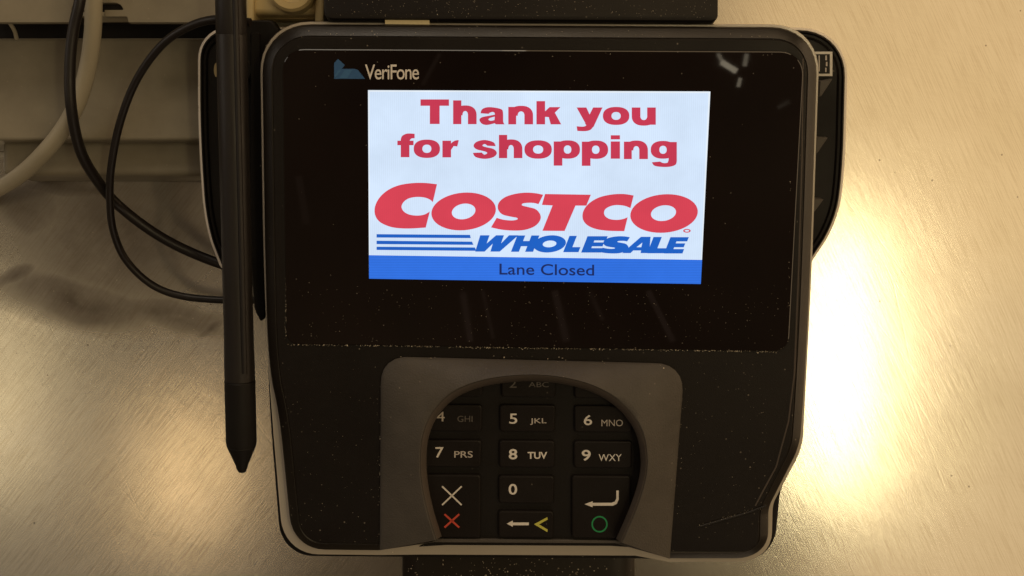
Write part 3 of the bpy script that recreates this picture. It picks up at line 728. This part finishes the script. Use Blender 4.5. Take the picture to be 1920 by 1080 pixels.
# ================================================================== STYLUS
sty = thing('stylus', 'thick black plastic stylus with cone tip along the left side of the terminal', 'stylus')
def SP(px, py, w): return F(px, py, w)
ax = lambda y: 432.5 + 20.5 * y / 850
wz = lambda y: -0.004 - 0.001*y/850
def seg_path(ys, rs): return [F(ax(y), y, wz(y)) for y in ys], rs
ys = [-60, 0, 62, 64, 66, 300, 560, 640, 690, 711]; rs = [.0055, .0055, .0056, .00545, .0056, .0056, .00555, .0056, .0058, .0058]
bm = bmesh.new(); p, r_ = seg_path(ys, rs); tube(bm, p, r_, 32); barrel = link('barrel', bm, M['pen'], sty, 25)
bm = bmesh.new(); p, r_ = seg_path([712, 714, 770, 828, 834], [.0055, .0059, .0059, .0059, .0057]); tube(bm, p, r_, 32); link('grip', bm, M['tip'], sty, 25)
bm = bmesh.new(); p, r_ = seg_path([833, 836, 872, 878, 880, 884, 886], [.0054, .0056, .0024, .0021, .0019, .0015, .0006]); tube(bm, p, r_, 28); link('tip', bm, M['tip'], sty, 25)
# flat along the barrel
bm = bmesh.new(); tube(bm, [F(ax(y)+9, y, wz(y)+0.0048) for y in (-60, 200, 500, 700)], 0.0011, 10); link('ridge', bm, M['pen'], barrel, 40)

# ================================================================== CABLES
def cable(name, label, pts, pxr, mt, n=14):
    path = catmull([Hz(x, y, z) for x, y, z in pts], 12)
    bm = bmesh.new(); tube(bm, path, pxr * PX * 0.5, n)
    o = link(name, bm, mt, None, 60); return tag(o, label, 'cable', None)
cable('cable', 'thicker black cable hanging from the panel slot and passing behind the terminal',
      [(190, -330, .078), (168, -140, .077), (156, -60, .0765), (150, 0, .076), (137, 60, .073), (131, 130, .070), (134, 205, .066), (150, 280, .056), (180, 335, .044), (222, 385, .030), (290, 437, .022), (360, 474, .016), (440, 503, .014), (520, 520, .013)], 21.5, M['cable'])
cable('cable', 'thin black stylus cord making a wide loop left of the terminal',
      [(470, 42, .088), (405, 36, .086), (350, 52, .080), (300, 88, .074), (255, 152, .066), (225, 230, .058), (209, 310, .050), (206, 370, .042), (212, 430, .034), (236, 487, .026), (285, 534, .020), (345, 556, .017), (430, 563, .016), (500, 562, .016)], 15.5, M['cable'])
cable('cable', 'off-white thick cable curving down to the left edge of the counter',
      [(250, -330, .069), (205, -160, .069), (182, -70, .069), (176, 0, .0665), (174, 60, .063), (166, 120, .058), (150, 180, .054), (126, 230, .050), (90, 278, .045), (45, 322, .034), (0, 352, .022), (-60, 380, .008)], 33, M['white_cable'], 18)
o = cable('wire', 'short pale wire end poking out under the cream upper panel', [(14, 38, .052), (22, 48, .050), (28, 60, .046), (31, 72, .0425)], 8.5, M['white_cable'], 8)
o['category'] = 'wire'

# ================================================================== CREAM EQUIPMENT HOUSING
H = thing('equipment_housing', 'cream painted metal equipment housing with a stepped front at the back left of the counter', 'housing')
def bx(bm, x0, y0, x1, y1, z0, z1, ref=None):
    ref = z1 if ref is None else ref
    a = Hz(x0, y1, ref); b_ = Hz(x1, y0, ref)
    vs = [bm.verts.new((x, y, z)) for z in (z0, z1) for x, y in ((a.x, a.y), (b_.x, a.y), (b_.x, b_.y), (a.x, b_.y))]
    for f in ((3, 2, 1, 0), (4, 5, 6, 7), (0, 1, 5, 4), (1, 2, 6, 5), (2, 3, 7, 6), (3, 0, 4, 7)): bm.faces.new([vs[k_] for k_ in f])
bm = bmesh.new(); bx(bm, -130, -160, 455, 28, 0.0415, 0.0582); bx(bm, -130, 27, 476, 69.5, 0.0165, 0.0300, 0.04); link('inner_frame', bm, M['cable'], H)
bm = bmesh.new(); bx(bm, -130, 71, 476, 263, 0.001, 0.040); bx(bm, -130, 30, 476, 72, 0.001, 0.016, 0.04)
link('lower_panel', bm, M['cream'], H, bevel=0.0012)
bm = bmesh.new(); bx(bm, 3, 262, 470, 329, 0.0005, 0.030, 0.030); link('base_step', bm, M['cream'], H, bevel=0.0025)
# upper panel with the cable slot cut in its front edge: butt-jointed pieces
bm = bmesh.new()
up = rpoly([(-130, -160), (470, -160), (470, 42), (241, 42), (238, 31, 2), (196, 31), (196, 18.5), (232, 18.5, 3), (224, 5, 10), (146, 5, 10), (134, 12, 5), (136, 42), (-130, 42)], 4)
rings(bm, [[Hz(x, y, .0615) + Vector((0, 0, -.0030)) for x, y in up], [Hz(x, y, .0615) for x, y in up]], True, True)
link('upper_panel', bm, M['cream'], H, bevel=0.0004)
bm = bmesh.new(); bx(bm, 150, 22, 242, 31, 0.050, 0.0605); link('slot_rail', bm, M['white_cable'], H, bevel=0.0005)

# ================================================================== BEIGE FITTING
Fi = thing('mounting_fitting', 'yellowed beige plastic fitting with a round knob between the stylus and the black box', 'fitting')
bm = bmesh.new(); bx(bm, 461, -80, 608, 26, 0.0445, 0.072); bx(bm, 466, 10, 602, 34, 0.050, 0.066, 0.066); link('block', bm, M['fitting'], Fi, bevel=0.0018)
for xa, xb, yb_ in ((461, 476, 41), (590, 607, 43)):
    bm = bmesh.new(); bx(bm, xa, -80, xb, yb_, 0.050, 0.0745); link('side_cheek', bm, M['fitting'], Fi, bevel=0.001)
bm = bmesh.new(); bx(bm, 478, 26, 612, 62, 0.0008, 0.058); link('ledge', bm, M['cream'], Fi, bevel=0.001)
kn = [(0, .0722), (0, .0775), (.0008, .0788), (.0030, .0788), (.0036, .0770), (.006, .0765)]
zplate('knob', ell(547, -22, 44, 44, n=40), kn, M['fitting'], Fi, refz=.0775)

# ================================================================== BLACK BOX AT THE TOP
bb = zplate('equipment_box', rpoly([(606, -260), (1347, -260), (1346, 41.5, 14), (607, 37.5, 18)], 6), [(0.0006, 0.0006), (0, 0.002), (0, 0.0905), (0.0004, 0.0916), (0.0012, 0.0920)], M['box'], None, refz=0.0905, cap_first=True)
tag(bb, 'dusty black plastic box with rounded corners at the top edge, just behind the terminal', 'box')

# ================================================================== DUST
dm, N, L, b = mat('pale_dust_grains'); setp(b, rough=0.8)
L.new(ramp(N, L, noise(N, L, N.new('ShaderNodeTexCoord').outputs['Object'], 400, 2), [(0.35, (0.22, 0.18, 0.13)), (0.7, (0.85, 0.74, 0.58))]), b.inputs['Base Color'])
bm = bmesh.new()
def grain(p, s, nrm=FN):
    sc_ = Vector((random.uniform(.6, 1.5), random.uniform(.6, 1.4), random.uniform(.4, .9))) * s
    r = bmesh.ops.create_icosphere(bm, subdivisions=1, radius=1.0)
    for v in r['verts']: 
        v.co = Vector((v.co.x*sc_.x*random.uniform(.7, 1.3), v.co.y*sc_.y*random.uniform(.7, 1.3), v.co.z*sc_.z)) + p
def seam(x0, y0, x1, y1, n, spread, s0, s1, w=0.0004, pw=1):
    for _ in range(n):
        t = random.random()**pw
        if math.sin(t*37 + x0) + math.sin(t*91) < -0.7 and random.random() < .7: continue
        s = random.uniform(s0, s1) * (1 if random.random() < .93 else 1.7)
        grain(F(x0+(x1-x0)*t, y0+(y1-y0)*t + 0, w) + Vector((random.gauss(0, spread), random.gauss(0, spread), 0)), s)
seam(540, 646, 1455, 659.5, 700, .00020, .00005, .00014)
seam(536, 520, 536, 640, 60, .0002, .00005, .00014, pw=.6)
seam(1482, 330, 1477, 640, 90, .00025, .00005, .00014)
seam(1455, 660, 1474, 645, 26, .0002, .00005, .00012)
seam(745, 674, 1250, 686, 60, .0010, .00007, .00026, .0022)
seam(560, 62, 1450, 70, 90, .0012, .00005, .00015, -.0006)
seam(570, 96, 1480, 101, 60, .0004, .00005, .00014)
seam(712, 720, 712, 1010, 40, .0005, .00005, .00016)
seam(1284, 720, 1262, 1000, 34, .0009, .00005, .00014)
seam(1436, 948, 1311, 987, 60, .0003, .00004, .0001)
seam(720, 1034, 830, 1020, 16, .0006, .00006, .0002, 0)
for _ in range(300):
    x, y = random.uniform(560, 1480), random.uniform(535, 640)
    grain(F(x, y, .0006), random.uniform(.00003, .00009))
for _ in range(260):
    x, y = random.choice(((random.uniform(530, 710), random.uniform(670, 1020)), (random.uniform(1290, 1440), random.uniform(680, 1010))))
    grain(F(x, y, .0002), random.uniform(.00003, .0001))
for _ in range(220):
    x, y = random.uniform(615, 1335), random.uniform(0, 34); p = Hz(x, y, .092)
    grain(p, random.uniform(.00004, .00012))
for _ in range(110):
    x, y = random.gauss(960, 100), random.uniform(1046, 1085)
    if 765 < x < 1180: grain(Hz(x, y, .0063), random.uniform(.0001, .00034))
for _ in range(150):
    x, y = random.uniform(0, 420), random.uniform(340, 800)
    grain(Hz(x, y, .0002), random.uniform(.00006, .0002))
for _ in range(40):
    x, y = random.uniform(330, 430), random.gauss(570, 40)
    grain(Hz(x, y, .0002), random.uniform(.0001, .00032))
dust = link('dust', bm, dm, None); dust['kind'] = 'stuff'; dust['label'] = 'pale dust grains scattered over the terminal and counter'
